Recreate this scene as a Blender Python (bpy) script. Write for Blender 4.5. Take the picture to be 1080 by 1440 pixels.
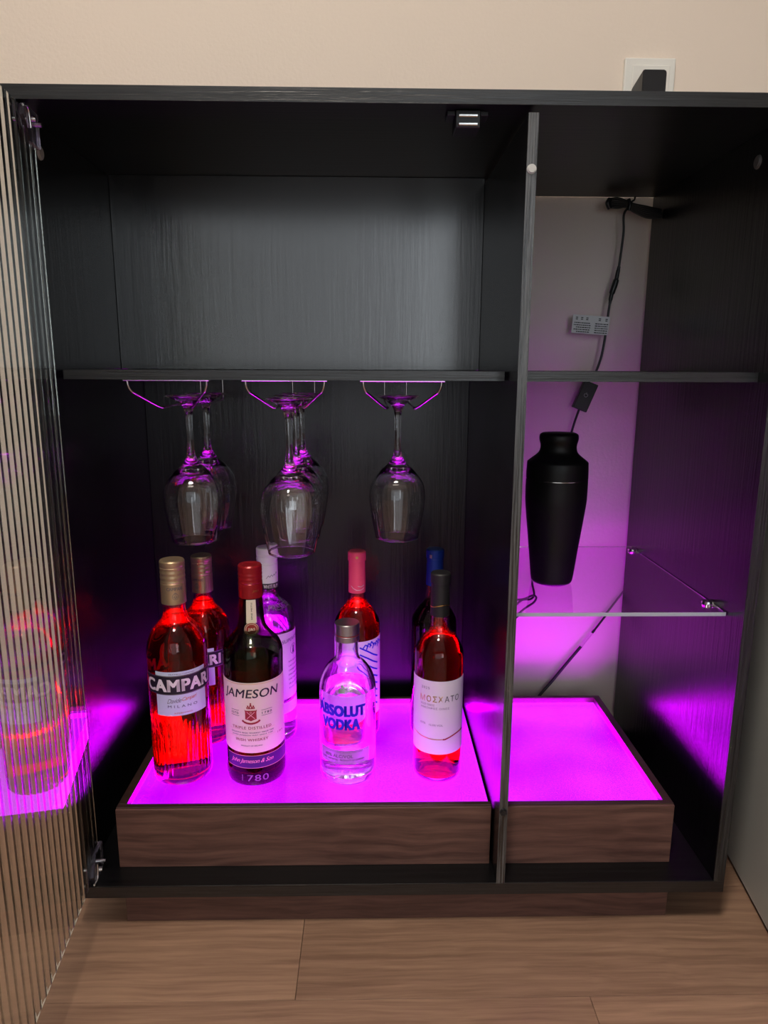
import bpy, bmesh, math, random
from mathutils import Vector, Matrix
random.seed(7)
for o in list(bpy.data.objects): bpy.data.objects.remove(o)
sc = bpy.context.scene
COL = sc.collection
PI = math.pi

# ------------------------------------------------------------------ camera
CAM = Vector((0.4233, -0.8615, 0.7359)); FPX = 980.4845
_y, _p, _r = (math.radians(a) for a in (1.1307, 11.6983, 0.2489))
FW = Vector((math.sin(_y)*math.cos(_p), math.cos(_y)*math.cos(_p), -math.sin(_p)))
_rt = Vector((math.cos(_y), -math.sin(_y), 0)); _up = _rt.cross(FW)
RT = math.cos(_r)*_rt + math.sin(_r)*_up; UP = math.cos(_r)*_up - math.sin(_r)*_rt
cd = bpy.data.cameras.new('camera'); cam = bpy.data.objects.new('camera', cd); COL.objects.link(cam)
cam.matrix_world = Matrix(((RT.x, UP.x, -FW.x, CAM.x), (RT.y, UP.y, -FW.y, CAM.y), (RT.z, UP.z, -FW.z, CAM.z), (0, 0, 0, 1)))
cd.sensor_fit = 'VERTICAL'; cd.sensor_height = 36; cd.sensor_width = 27; cd.lens = 36*FPX/1440
cd.clip_start = 0.02
sc.camera = cam
def at(u, v, axis, val):                     # photo pixel -> point on the plane axis = val
    d = FW + RT*((u-540)/FPX) - UP*((v-720)/FPX)
    i = 'XYZ'.index(axis)
    return CAM + d*((val-CAM[i])/d[i])

# ------------------------------------------------------------------ light, exposure
w = bpy.data.worlds.new('world'); sc.world = w; w.use_nodes = True
w.node_tree.nodes['Background'].inputs[0].default_value = (0.75, 0.85, 1, 1)
w.node_tree.nodes['Background'].inputs[1].default_value = 0.3
sc.view_settings.view_transform = 'Standard'; sc.view_settings.look = 'None'
sc.view_settings.exposure = 0.0; sc.view_settings.gamma = 1.0; sc.view_settings.use_curve_mapping = False
try:
    sc.cycles.max_bounces = 24; sc.cycles.transmission_bounces = 24; sc.cycles.transparent_max_bounces = 24
    sc.cycles.diffuse_bounces = 4; sc.cycles.glossy_bounces = 6
except Exception: pass
CURTAIN_L = 0.90     # balcony window behind the camera, drawn curtain
GAP_L = 3.4          # uncovered pane beside it
LAMP_L = 102.0       # ceiling lamp
LED = (0.70, 0.0, 1.0); LED_L = 3.2; GLOW_L = 6.0       # light thrown by the trays
PLATE0, PLATE1 = (0.34, 0.0, 0.85), (0.50, 0.010, 0.95)                 # what their plates show

# ------------------------------------------------------------------ material helpers
def _new(name):
    m = bpy.data.materials.new(name); m.use_nodes = True
    nt = m.node_tree; return m, nt, nt.nodes['Principled BSDF'], nt.nodes['Material Output']
def plain(name, col, rough=.5, metal=0., spec=.5, bump=0., bscale=200.):
    m, nt, b, out = _new(name)
    b.inputs['Base Color'].default_value = (*col, 1); b.inputs['Roughness'].default_value = rough
    b.inputs['Metallic'].default_value = metal; b.inputs['Specular IOR Level'].default_value = spec
    n = nt.nodes.new('ShaderNodeTexNoise'); n.inputs['Scale'].default_value = bscale; n.inputs['Detail'].default_value = 3
    tc = nt.nodes.new('ShaderNodeTexCoord'); nt.links.new(tc.outputs['Object'], n.inputs['Vector'])
    mr = nt.nodes.new('ShaderNodeMapRange'); mr.inputs['To Min'].default_value = max(0, rough-.04); mr.inputs['To Max'].default_value = min(1, rough+.04)
    nt.links.new(n.outputs['Fac'], mr.inputs['Value']); nt.links.new(mr.outputs['Result'], b.inputs['Roughness'])
    if bump:
        bp = nt.nodes.new('ShaderNodeBump'); bp.inputs['Strength'].default_value = bump; bp.inputs['Distance'].default_value = .001
        nt.links.new(n.outputs['Fac'], bp.inputs['Height']); nt.links.new(bp.outputs['Normal'], b.inputs['Normal'])
    return m
def grain(name, scale, c0, c1, rough=.35, bump=.2, dist=.001, spec=.5, detail=6, lo=.35, hi=.7, rand=0., warp=0., c2=None):
    m, nt, b, out = _new(name); N = nt.nodes; L = nt.links
    tc = N.new('ShaderNodeTexCoord'); src = tc.outputs['Object']
    oi = N.new('ShaderNodeObjectInfo')
    if rand:
        cb = N.new('ShaderNodeCombineXYZ')
        mu = N.new('ShaderNodeMath'); mu.operation = 'MULTIPLY'; mu.inputs[1].default_value = 37.0; L.new(oi.outputs['Random'], mu.inputs[0])
        for i in range(3): L.new(mu.outputs[0], cb.inputs[i])
        ad = N.new('ShaderNodeVectorMath'); ad.operation = 'ADD'; L.new(src, ad.inputs[0]); L.new(cb.outputs[0], ad.inputs[1]); src = ad.outputs[0]
    if warp:
        wn = N.new('ShaderNodeTexNoise'); wn.inputs['Scale'].default_value = 5.; wn.inputs['Detail'].default_value = 2
        L.new(src, wn.inputs['Vector'])
        sv = N.new('ShaderNodeVectorMath'); sv.operation = 'SCALE'; sv.inputs['Scale'].default_value = warp; L.new(wn.outputs['Color'], sv.inputs[0])
        ad = N.new('ShaderNodeVectorMath'); ad.operation = 'ADD'; L.new(src, ad.inputs[0]); L.new(sv.outputs[0], ad.inputs[1]); src = ad.outputs[0]
    mp = N.new('ShaderNodeMapping'); mp.inputs['Scale'].default_value = scale; L.new(src, mp.inputs['Vector'])
    n = N.new('ShaderNodeTexNoise'); n.inputs['Scale'].default_value = 1.; n.inputs['Detail'].default_value = detail; n.inputs['Roughness'].default_value = .6
    L.new(mp.outputs[0], n.inputs['Vector'])
    r = N.new('ShaderNodeValToRGB'); r.color_ramp.elements[0].position = lo; r.color_ramp.elements[1].position = hi
    r.color_ramp.elements[0].color = (*c0, 1); r.color_ramp.elements[1].color = (*c1, 1)
    L.new(n.outputs['Fac'], r.inputs['Fac'])
    colout = r.outputs['Color']
    if rand:
        hs = N.new('ShaderNodeHueSaturation'); mr = N.new('ShaderNodeMapRange')
        mr.inputs['To Min'].default_value = 1-rand; mr.inputs['To Max'].default_value = 1+rand
        L.new(oi.outputs['Random'], mr.inputs['Value']); L.new(mr.outputs['Result'], hs.inputs['Value']); L.new(colout, hs.inputs['Color']); colout = hs.outputs['Color']
    L.new(colout, b.inputs['Base Color'])
    bp = N.new('ShaderNodeBump'); bp.inputs['Strength'].default_value = bump; bp.inputs['Distance'].default_value = dist
    L.new(n.outputs['Fac'], bp.inputs['Height']); L.new(bp.outputs['Normal'], b.inputs['Normal'])
    b.inputs['Roughness'].default_value = rough; b.inputs['Specular IOR Level'].default_value = spec
    return m
def glass(name, col=(1, 1, 1), ior=1.5, rough=0.):
    m = bpy.data.materials.new(name); m.use_nodes = True; nt = m.node_tree; nt.nodes.clear()
    o = nt.nodes.new('ShaderNodeOutputMaterial'); g = nt.nodes.new('ShaderNodeBsdfGlass')
    g.inputs['Color'].default_value = (*col, 1); g.inputs['IOR'].default_value = ior; g.inputs['Roughness'].default_value = rough
    nt.links.new(g.outputs[0], o.inputs['Surface']); return m
def glow(name, col, s):
    m = bpy.data.materials.new(name); m.use_nodes = True; nt = m.node_tree; nt.nodes.clear()
    o = nt.nodes.new('ShaderNodeOutputMaterial'); e = nt.nodes.new('ShaderNodeEmission')
    e.inputs['Color'].default_value = (*col, 1); e.inputs['Strength'].default_value = s
    nt.links.new(e.outputs[0], o.inputs['Surface']); return m

K0, K1 = (.002, .002, .0026), (.006, .0062, .007)
M = dict(
    black_v=grain('black_laminate_upright_grain', (160, 160, 5), K0, K1, .26, .6, .0008, warp=.012, spec=.55),
    black_h=grain('black_laminate_level_grain', (5, 160, 160), K0, K1, .36, .3, .0006, spec=.45),
    edge_v=grain('black_edge_upright_grain', (420, 420, 9), (.002, .002, .0025), (.030, .031, .033), .26, .7, .0008, lo=.4, hi=.62, spec=.9),
    edge_divider=grain('divider_grain_painted_sheen', (420, 420, 9), (.003, .003, .0035), (.10, .104, .108), .26, .8, .001, lo=.38, hi=.62, spec=1.),  # grain streaks lighter than the other edges: window sheen put into the colour
    edge_h=grain('black_edge_level_grain', (9, 420, 420), (.002, .002, .0025), (.015, .016, .017), .30, .6, .0008, lo=.4, hi=.65, spec=.8),
    walnut=grain('walnut_veneer', (6, 90, 110), (.072, .032, .027), (.20, .10, .078), .45, .2, .0005, warp=.035, lo=.3, hi=.72),
    walnut_dark=grain('dark_walnut_edging', (9, 90, 90), (.030, .014, .012), (.06, .03, .024), .4, .15, .0005),
    oak=grain('oak_laminate', (5, 120, 120), (.22, .120, .080), (.48, .295, .195), .42, .3, .0005, rand=.13, warp=.02, lo=.25, hi=.72, detail=9),
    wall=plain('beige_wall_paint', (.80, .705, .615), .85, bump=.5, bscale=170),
    room_wall=plain('bounce_cutting_room_paint', (.34, .29, .25), .85),  # unseen walls made darker than the beige one to cut bounced light
    white_paint=plain('white_panel_paint', (.55, .56, .54), .5),
    ceiling=plain('ceiling_paint', (.60, .59, .56), .9),
    underfloor=plain('underlay', (.05, .04, .03), .9),
    chrome=plain('chrome_metal', (.75, .75, .74), .16, 1.),
    steel=plain('brushed_steel_wire', (.62, .60, .58), .22, 1.),
    silver=plain('silver_cap_metal', (.50, .49, .50), .35, 1.),
    clear_plastic=glass('clear_plastic', (.93, .9, .95), 1.45, .15),
    ground=plain('ground_glass_edge', (.50, .55, .66), .4),
    cap_grey=plain('grey_cover_cap', (.16, .16, .17), .5),
    rubber=plain('grey_bumper_rubber', (.55, .56, .55), .55),
    black_matte=plain('matte_black_coating', (.003, .003, .0035), .45, spec=.3, bump=.05, bscale=900),
    black_plastic=plain('black_plastic', (.010, .010, .012), .38),
    white_plastic=plain('white_socket_plastic', (.80, .80, .76), .35),
    brass=plain('gold_foil', (.75, .48, .16), .3, 1.),
    glass=glass('clear_bottle_glass', (1, 1, 1), 1.5),
    crystal=glass('stemware_glass', (1, 1, 1), 1.5),
    door_glass=glass('ribbed_door_glass', (.97, .985, .975), 1.5),
    shelf_glass=glass('shelf_glass', (.97, .98, .98), 1.5),
    green_glass=glass('dark_green_glass', (.50, .58, .46), 1.5),
    bitter=glass('red_bitter', (.84, .004, .012), 1.36),
    whiskey=glass('amber_whiskey', (.86, .20, .06), 1.36),
    clear_spirit=glass('clear_spirit', (1, 1, 1), 1.36),
    rosewine=glass('rose_wine', (.90, .02, .04), 1.345),
    redwine=glass('pale_red_wine', (.84, .014, .02), 1.345),
    darkwine=glass('dark_wine', (.10, .008, .012), 1.345),
    gold_cap=plain('champagne_gold_cap', (.62, .45, .27), .38, .75),
    red_cap=plain('dark_red_cap', (.34, .010, .016), .3, .25),
    white_cap=plain('white_cap', (.80, .79, .80), .4),
    pink_cap=plain('pink_foil_capsule', (.88, .09, .17), .38, .1),
    blue_cap=plain('blue_foil_capsule', (.012, .045, .26), .3, .4),
    charcoal_cap=plain('charcoal_capsule', (.014, .013, .014), .5),
    paper=plain('cream_label_paper', (.86, .76, .60), .6),
    white_paper=plain('white_label_paper', (.80, .78, .80), .6),
    pale_blue_paper=plain('pale_blue_label_paper', (.62, .72, .82), .5),
    lilac_paper=plain('lilac_label_paper', (.80, .72, .90), .6),
    ink=plain('black_ink', (.012, .012, .016), .5),
    white_ink=plain('white_ink', (.88, .84, .82), .5),
    red_ink=plain('red_brown_ink', (.34, .025, .022), .5),
    orange_ink=plain('orange_ink', (.60, .10, .05), .5),
    blue_ink=plain('blue_ink', (.010, .012, .70), .45),
    navy_ink=plain('navy_ink', (.022, .012, .085), .5),
    grey_ink=plain('grey_ink', (.16, .15, .17), .5),
    rose_ink=plain('pale_pink_ink', (.85, .42, .40), .5),
    silver_label=plain('silver_label_foil', (.42, .36, .44), .4, .5),
    emboss=plain('embossed_grey', (.20, .15, .20), .35, .3),
)
M['black_back'] = grain('black_laminate_back_board', (150, 150, 5), K0, K1, .24, .6, .0008, warp=.012, spec=1.)
_b = M['black_back'].node_tree.nodes['Principled BSDF']; _b.inputs['Coat Weight'].default_value = 1.; _b.inputs['Coat Roughness'].default_value = .22; _b.inputs['Coat IOR'].default_value = 1.6
def plate_material():
    m = bpy.data.materials.new('led_diffuser_plate'); m.use_nodes = True; nt = m.node_tree; nt.nodes.clear(); N = nt.nodes; L = nt.links
    o = N.new('ShaderNodeOutputMaterial'); mx = N.new('ShaderNodeMixShader'); t = N.new('ShaderNodeBsdfTransparent'); g = N.new('ShaderNodeBsdfGlossy')
    tc = N.new('ShaderNodeTexCoord'); n = N.new('ShaderNodeTexNoise'); n.inputs['Scale'].default_value = 520; n.inputs['Detail'].default_value = 2
    L.new(tc.outputs['Object'], n.inputs['Vector'])
    bp = N.new('ShaderNodeBump'); bp.inputs['Strength'].default_value = .35; bp.inputs['Distance'].default_value = .0006
    L.new(n.outputs['Fac'], bp.inputs['Height']); L.new(bp.outputs['Normal'], g.inputs['Normal'])
    g.inputs['Roughness'].default_value = .22; g.inputs['Color'].default_value = (1, 1, 1, 1)
    cr = N.new('ShaderNodeValToRGB'); cr.color_ramp.elements[0].color = (.80, .80, .80, 1); cr.color_ramp.elements[1].color = (1, 1, 1, 1)
    cr.color_ramp.elements[0].position = .3; cr.color_ramp.elements[1].position = .7
    L.new(n.outputs['Fac'], cr.inputs['Fac']); L.new(cr.outputs['Color'], t.inputs['Color'])
    mx.inputs[0].default_value = .07
    em = N.new('ShaderNodeEmission')
    n2 = N.new('ShaderNodeTexNoise'); n2.inputs['Scale'].default_value = 6.; n2.inputs['Detail'].default_value = 1; L.new(tc.outputs['Object'], n2.inputs['Vector'])
    c2 = N.new('ShaderNodeValToRGB'); c2.color_ramp.elements[0].position = .38; c2.color_ramp.elements[1].position = .62
    c2.color_ramp.elements[0].color = (*PLATE0, 1); c2.color_ramp.elements[1].color = (*PLATE1, 1)
    L.new(n2.outputs['Fac'], c2.inputs['Fac']); L.new(c2.outputs['Color'], em.inputs['Color']); ad = N.new('ShaderNodeAddShader')
    mr = N.new('ShaderNodeMapRange'); mr.inputs['From Min'].default_value = .3; mr.inputs['From Max'].default_value = .7; mr.inputs['To Min'].default_value = .86; mr.inputs['To Max'].default_value = 1.14
    L.new(n.outputs['Fac'], mr.inputs['Value']); L.new(mr.outputs['Result'], em.inputs['Strength'])
    L.new(t.outputs[0], ad.inputs[0]); L.new(em.outputs[0], ad.inputs[1])
    L.new(ad.outputs[0], mx.inputs[1]); L.new(g.outputs[0], mx.inputs[2]); L.new(mx.outputs[0], o.inputs['Surface']); return m
M['plate'] = plate_material()

# ------------------------------------------------------------------ mesh helpers
def obj(name, me, mat, parent=None):
    o = bpy.data.objects.new(name, me); COL.objects.link(o)
    if mat is not None:
        me.materials.clear(); me.materials.append(M[mat] if isinstance(mat, str) else mat)
    if parent is not None: o.parent = parent
    return o
def from_bm(bm, name, mat, parent=None, smooth=None):
    me = bpy.data.meshes.new(name); bm.normal_update(); bm.to_mesh(me); bm.free()
    if smooth is not None:
        me.shade_smooth(); me.set_sharp_from_angle(angle=math.radians(smooth))
    return obj(name, me, mat, parent)
def empty(name, loc, label=None, cat=None, group=None, kind=None, parent=None):
    o = bpy.data.objects.new(name, None); COL.objects.link(o); o.location = loc; o.empty_display_size = .02
    tag(o, label, cat, group, kind)
    if parent is not None: o.parent = parent
    return o
def tag(o, label=None, cat=None, group=None, kind=None):
    if label: o['label'] = label
    if cat: o['category'] = cat
    if group: o['group'] = group
    if kind: o['kind'] = kind
    return o
def bm_box(bm, x0, x1, y0, y1, z0, z1, bevel=0., seg=1):
    r = bmesh.ops.create_cube(bm, size=1.0)
    for v in r['verts']:
        v.co = Vector((x0+(v.co.x+.5)*(x1-x0), y0+(v.co.y+.5)*(y1-y0), z0+(v.co.z+.5)*(z1-z0)))
    if bevel:
        es = list({e for v in r['verts'] for e in v.link_edges})
        bmesh.ops.bevel(bm, geom=es, offset=bevel, segments=seg, affect='EDGES', profile=.5)
def box(name, x0, x1, y0, y1, z0, z1, mat, parent=None, bevel=0., seg=1):
    bm = bmesh.new(); bm_box(bm, x0, x1, y0, y1, z0, z1, bevel, seg); return from_bm(bm, name, mat, parent)
def catmull(pts, n=8):
    out = []; P = [Vector(p) for p in pts]
    for i in range(len(P)-1):
        a = P[max(i-1, 0)]; b = P[i]; c = P[i+1]; d = P[min(i+2, len(P)-1)]
        for k in range(n):
            t = k/n
            out.append(.5*((2*b)+(c-a)*t+(2*a-5*b+4*c-d)*t*t+(3*b-a-3*c+d)*t**3))
    out.append(P[-1]); return out
def tube(name, pts, r, mat, parent=None, seg=8, n=8, smooth_path=True, cyclic=False):
    P = catmull(pts, n) if smooth_path else [Vector(p) for p in pts]
    bm = bmesh.new(); rings = []; prev = None
    for i, p in enumerate(P):
        t = (P[min(i+1, len(P)-1)]-P[max(i-1, 0)]).normalized()
        if prev is None:
            a = t.cross(Vector((0, 0, 1)))
            if a.length < .1: a = t.cross(Vector((1, 0, 0)))
            a.normalize()
        else:
            a = (prev-t*prev.dot(t)).normalized()
        prev = a; b = t.cross(a)
        rr = r[min(int(i*len(r)/len(P)), len(r)-1)] if isinstance(r, (list, tuple)) else r
        rings.append([bm.verts.new(p+a*math.cos(k*2*PI/seg)*rr+b*math.sin(k*2*PI/seg)*rr) for k in range(seg)])
    for A, B in zip(rings, rings[1:]):
        for k in range(seg): bm.faces.new((A[k], A[(k+1) % seg], B[(k+1) % seg], B[k]))
    bm.faces.new(rings[0][::-1]); bm.faces.new(rings[-1])
    bmesh.ops.recalc_face_normals(bm, faces=bm.faces)
    return from_bm(bm, name, mat, parent, 50)
def lathe_mesh(name, prof, seg=64, mod=None):
    """prof: (r, z) from one axis end to the other, outline traced so that the solid is closed"""
    bm = bmesh.new(); rings = []
    for r, z in prof:
        if r < 1e-6: rings.append([bm.verts.new((0, 0, z))])
        else:
            ring = []
            for k in range(seg):
                a = 2*PI*k/seg; rr = r if mod is None else mod(r, z, a)
                ring.append(bm.verts.new((rr*math.cos(a), rr*math.sin(a), z)))
            rings.append(ring)
    for A, B in zip(rings, rings[1:]):
        if len(A) == 1 and len(B) == 1: continue
        for k in range(seg):
            j = (k+1) % seg
            if len(A) == 1: bm.faces.new((A[0], B[j], B[k]))
            elif len(B) == 1: bm.faces.new((A[k], A[j], B[0]))
            else: bm.faces.new((A[k], A[j], B[j], B[k]))
    bmesh.ops.recalc_face_normals(bm, faces=bm.faces)
    if bm.calc_volume(signed=True) < 0: bmesh.ops.reverse_faces(bm, faces=bm.faces)
    me = bpy.data.meshes.new(name); bm.to_mesh(me); bm.free(); return me
def lathe(name, prof, mat, parent=None, seg=64, mod=None, sharp=40):
    me = lathe_mesh(name, prof, seg, mod); me.shade_smooth(); me.set_sharp_from_angle(angle=math.radians(sharp))
    return obj(name, me, mat, parent)
def cyl_pt(r, a, z): return (r*math.sin(a), -r*math.cos(a), z)      # a = 0 faces the camera side (-Y), + to the right
def wrap(name, r, a0, a1, z0, z1, mat, parent=None, n=28, top=None, bot=None):
    """paper label on a cylinder, angles in degrees; top / bot: functions of t giving an extra height"""
    bm = bmesh.new(); g = []
    for i in range(n+1):
        t = i/n; a = math.radians(a0+(a1-a0)*t)
        zt = z1+(top(t) if top else 0); zb = z0+(bot(t) if bot else 0)
        g.append([bm.verts.new(cyl_pt(rr, a, z)) for rr in (r, r+.00018) for z in (zb, zt)])
    for A, B in zip(g, g[1:]):
        bm.faces.new((A[2], B[2], B[3], A[3])); bm.faces.new((A[0], A[1], B[1], B[0]))
        bm.faces.new((A[1], A[3], B[3], B[1])); bm.faces.new((A[0], B[0], B[2], A[2]))
    bm.faces.new((g[0][0], g[0][2], g[0][3], g[0][1])); bm.faces.new((g[-1][0], g[-1][1], g[-1][3], g[-1][2]))
    bmesh.ops.recalc_face_normals(bm, faces=bm.faces)
    return from_bm(bm, name, mat, parent, 40)
def text_mesh(body, bold=0., shear=0., space=1.):
    cu = bpy.data.curves.new('t', 'FONT'); cu.body = body; cu.size = 1.; cu.align_x = 'CENTER'; cu.shear = shear
    cu.space_character = space+bold*.8; cu.resolution_u = 3
    o = bpy.data.objects.new('t', cu); COL.objects.link(o); bpy.context.view_layer.update()
    me = bpy.data.meshes.new_from_object(o.evaluated_get(bpy.context.evaluated_depsgraph_get()))
    bpy.data.objects.remove(o); bpy.data.curves.remove(cu)
    bm = bmesh.new()
    sh = [(0, 0)] if not bold else [(dx*bold, dy*bold*.5) for dx in (-1, -.33, .33, 1) for dy in (-1, 1)]
    for dx, dy in sh:
        vs = [bm.verts.new((v.co.x+dx, v.co.y+dy, 0)) for v in me.vertices]
        for p in me.polygons:
            try: bm.faces.new([vs[i] for i in p.vertices])
            except ValueError: pass
    me2 = bpy.data.meshes.new('t'); bm.to_mesh(me2); bm.free(); bpy.data.meshes.remove(me)
    return me2
def fit(me, w, h):
    xs = [v.co.x for v in me.vertices]; ys = [v.co.y for v in me.vertices]
    if not xs: return
    cx, cy = (min(xs)+max(xs))/2, (min(ys)+max(ys))/2; sx = w/(max(xs)-min(xs)); sy = h/(max(ys)-min(ys))
    for v in me.vertices: v.co = Vector(((v.co.x-cx)*sx, (v.co.y-cy)*sy, 0))
def bend(me, r, a, z, slope=0.):
    for v in me.vertices:
        x, y = v.co.x, v.co.y
        v.co = Vector(cyl_pt(r, math.radians(a)+x/r, z+y+slope*x))
def text_cyl(name, body, r, a0, a1, z, h, mat, parent, bold=0., shear=0., space=1., slope=0.):
    me = text_mesh(body, bold, shear, space); fit(me, math.radians(a1-a0)*r, h); bend(me, r, (a0+a1)/2, z, slope)
    me.name = name; return obj(name, me, mat, parent)
def polys(name, P, mat, parent, bendto=None):
    """flat print: list of 2D polygons in metres; bendto = (r, angle, z)"""
    bm = bmesh.new()
    for p in P:
        bm.faces.new([bm.verts.new((x, y, 0)) for x, y in p])
    if bendto:
        bmesh.ops.triangulate(bm, faces=bm.faces)
        for _ in range(4):
            es = [e for e in bm.edges if e.calc_length() > .0022]
            if not es: break
            bmesh.ops.subdivide_edges(bm, edges=es, cuts=1); bmesh.ops.triangulate(bm, faces=bm.faces)
    me = bpy.data.meshes.new(name); bm.to_mesh(me); bm.free()
    if bendto: bend(me, *bendto)
    return obj(name, me, mat, parent)
def stroke(pts, wd):
    out = []
    for (x0, y0), (x1, y1) in zip(pts, pts[1:]):
        d = math.hypot(x1-x0, y1-y0) or 1e-6; nx, ny = -(y1-y0)/d*wd/2, (x1-x0)/d*wd/2
        out.append([(x0-nx, y0-ny), (x1-nx, y1-ny), (x1+nx, y1+ny), (x0+nx, y0+ny)])
    return out
def disc(cx, cy, r, n=24): return [(cx+r*math.cos(2*PI*k/n), cy+r*math.sin(2*PI*k/n)) for k in range(n)]
def ring(cx, cy, r0, r1, n=28, a0=0., a1=360.):
    out = []
    for k in range(n):
        t0 = math.radians(a0+(a1-a0)*k/n); t1 = math.radians(a0+(a1-a0)*(k+1)/n)
        out.append([(cx+r*math.cos(t), cy+r*math.sin(t)) for r, t in ((r0, t0), (r1, t0), (r1, t1), (r0, t1))])
    return out

# ------------------------------------------------------------------ setting
ZF = -0.065; YW = 0.440; XL, XR, YB, ZC = -2.4, 2.2, -3.4, 2.45
floor = tag(box('floor', XL, XR, YB, YW+.1, ZF-.03, ZF-.009, 'underfloor'), kind='structure')
PW, PLN = .193, 1.292
plank_mesh = {}
def plank(x0, x1, y0):
    key = round(x1-x0, 3)
    if key not in plank_mesh:
        bm = bmesh.new(); bm_box(bm, .0003, key-.0003, .0003, PW-.0003, -.009, 0, .0004); me = bpy.data.meshes.new('plank'); bm.to_mesh(me); bm.free()
        me.materials.append(M['oak']); plank_mesh[key] = me
    o = bpy.data.objects.new('plank', plank_mesh[key]); COL.objects.link(o); o.location = (x0, y0, ZF); o.parent = floor
y = -.105-17*PW; row = 0
while y < YW+.1:
    k = round((y+.105)/PW)
    off = {0: .326, -1: .709}.get(k, (.326+.41*k) % PLN)
    x = off-4*PLN
    while x < XR:
        a, b = max(x, XL), min(x+PLN, XR)
        if b-a > .05 and y+PW <= YW+.12: plank(a, b, y)
        x += PLN
    y += PW
tag(box('wall_back', XL-.1, XR+.1, YW, YW+.1, ZF-.03, ZC, 'wall'), kind='structure')
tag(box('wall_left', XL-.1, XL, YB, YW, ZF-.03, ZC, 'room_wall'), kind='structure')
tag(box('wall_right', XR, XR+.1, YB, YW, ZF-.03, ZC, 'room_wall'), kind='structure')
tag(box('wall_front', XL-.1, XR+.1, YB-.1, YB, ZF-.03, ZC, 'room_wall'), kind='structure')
tag(box('ceiling', XL-.1, XR+.1, YB-.1, YW+.1, ZC, ZC+.1, 'ceiling'), kind='structure')
# white furniture standing right of the cabinet, turned a little
wc = empty('white_storage_unit', (1.0179, .1447, ZF), 'plain white storage unit standing on the floor beside the black cabinet', 'storage unit')
wc.rotation_euler.z = -math.atan2(1.0179-.9958, .1447+.0131)
box('body', 0, .44, -.40, .26, .008, .93, 'white_paint', wc, .001)
box('base_strip', .006, .434, -.39, .25, 0, .008, 'black_plastic', wc)
box('front_panel', .002, .438, -.419, -.402, .02, .925, 'white_paint', wc, .001)

# balcony window behind the camera: drawn curtain and a bare pane
w1 = empty('window_1', (0, YB, .7), kind='structure')
box('curtain', -1.15, .95, .02, .03, -.70, 1.45, glow('daylit_curtain', (.90, .95, 1.), CURTAIN_L), w1)
box('pane', .95, 1.55, .012, .018, -.25, 1.45, glow('daylight_pane', (.86, .94, 1.), GAP_L), w1)
for a, b, c, d in ((-1.20, -1.15, -.75, 1.50), (1.55, 1.60, -.75, 1.50), (-1.20, 1.60, 1.45, 1.50), (.93, .97, -.70, 1.45), (.97, 1.55, -.29, -.25)):
    box('window_frame', a, b, .001, .04, c, d, 'white_plastic', w1)
cl_ = empty('ceiling_lamp', (.18, -1.05, ZC), 'round white ceiling lamp above the floor in front of the cabinet', 'lamp')
lathe('lamp_base', [(0, 0), (.16, 0), (.16, -.02), (0, -.02)], 'white_plastic', cl_, 48)
lathe('lamp_shade', [(0, -.02), (.17, -.02), (.18, -.035), (.17, -.06), (.13, -.085), (.06, -.098), (0, -.10)], glow('lit_shade', (1., .90, .78), LAMP_L), cl_, 48)

# ------------------------------------------------------------------ cabinet
W, D, T = .93, .4272, .0154
ZB, ZT, ZTT = .0174, 1.0276, 1.0429
XDL, XDR = .6024, .6142
cab = empty('display_cabinet', (0, 0, ZF), 'black wood-grain display cabinet with open glass door on a walnut plinth', 'cabinet')
OFF = Vector((0, 0, -ZF))
def cbox(name, x0, x1, y0, y1, z0, z1, mat, parent=None, bevel=.0006):
    if parent is None: return box(name, x0, x1, y0, y1, z0-ZF, z1-ZF, mat, cab, bevel)
    return box(name, x0, x1, y0, y1, z0-ZF, z1-ZF, mat, parent, bevel)
def cp(v): return Vector(v)+OFF                       # world -> cabinet space
def cshift(o):                                        # mesh made in world space, child of the cabinet
    o.data.transform(Matrix.Translation(OFF)); return o
tp = cbox('top_panel', 0, W, .0012, D, ZT, ZTT, 'black_h'); cbox('edge_band', 0, W, 0, .0012, ZT, ZTT, 'edge_h', tp, 0)
bp_ = cbox('bottom_panel', 0, W, .0012, D, 0, ZB, 'black_h'); cbox('edge_band', 0, W, 0, .0012, 0, ZB, 'edge_h', bp_, 0)
for x0, x1 in ((0, T), (W-T, W)):
    s = cbox('side_panel', x0, x1, .0012, D, ZB, ZT, 'black_v'); cbox('edge_band', x0, x1, 0, .0012, ZB, ZT, 'edge_v', s, 0)
dv = cbox('divider', XDL, XDR, .0012, D, ZB, ZT-.008, 'black_v'); cbox('edge_band', XDL, XDR, 0, .0012, ZB, ZT-.008, 'edge_divider', dv, 0)
cbox('back_panel', T, XDL, .4205, .4265, ZB, .719, 'black_v')
cbox('upper_back_panel', T, XDL, .3116, .3196, .7319, ZT, 'black_back')
sh = cbox('wooden_shelf', .026, .5986, .0660, .4000, .7195, .7318, 'black_h'); cbox('edge_band', .026, .5986, .0648, .0660, .7195, .7318, 'edge_h', sh, 0)
sh2 = cbox('wooden_shelf', XDR, W-T, .0312, .4000, .7195, .7318, 'black_h'); cbox('edge_band', XDR, W-T, .030, .0312, .7195, .7318, 'edge_h', sh2, 0)
cbox('plinth', .0651, .8648, .030, .40, ZF, 0, 'walnut')
cbox('plinth_foot', .185, .215, .034, .060, ZF, ZF+.004, 'black_plastic', None, 0)
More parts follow.
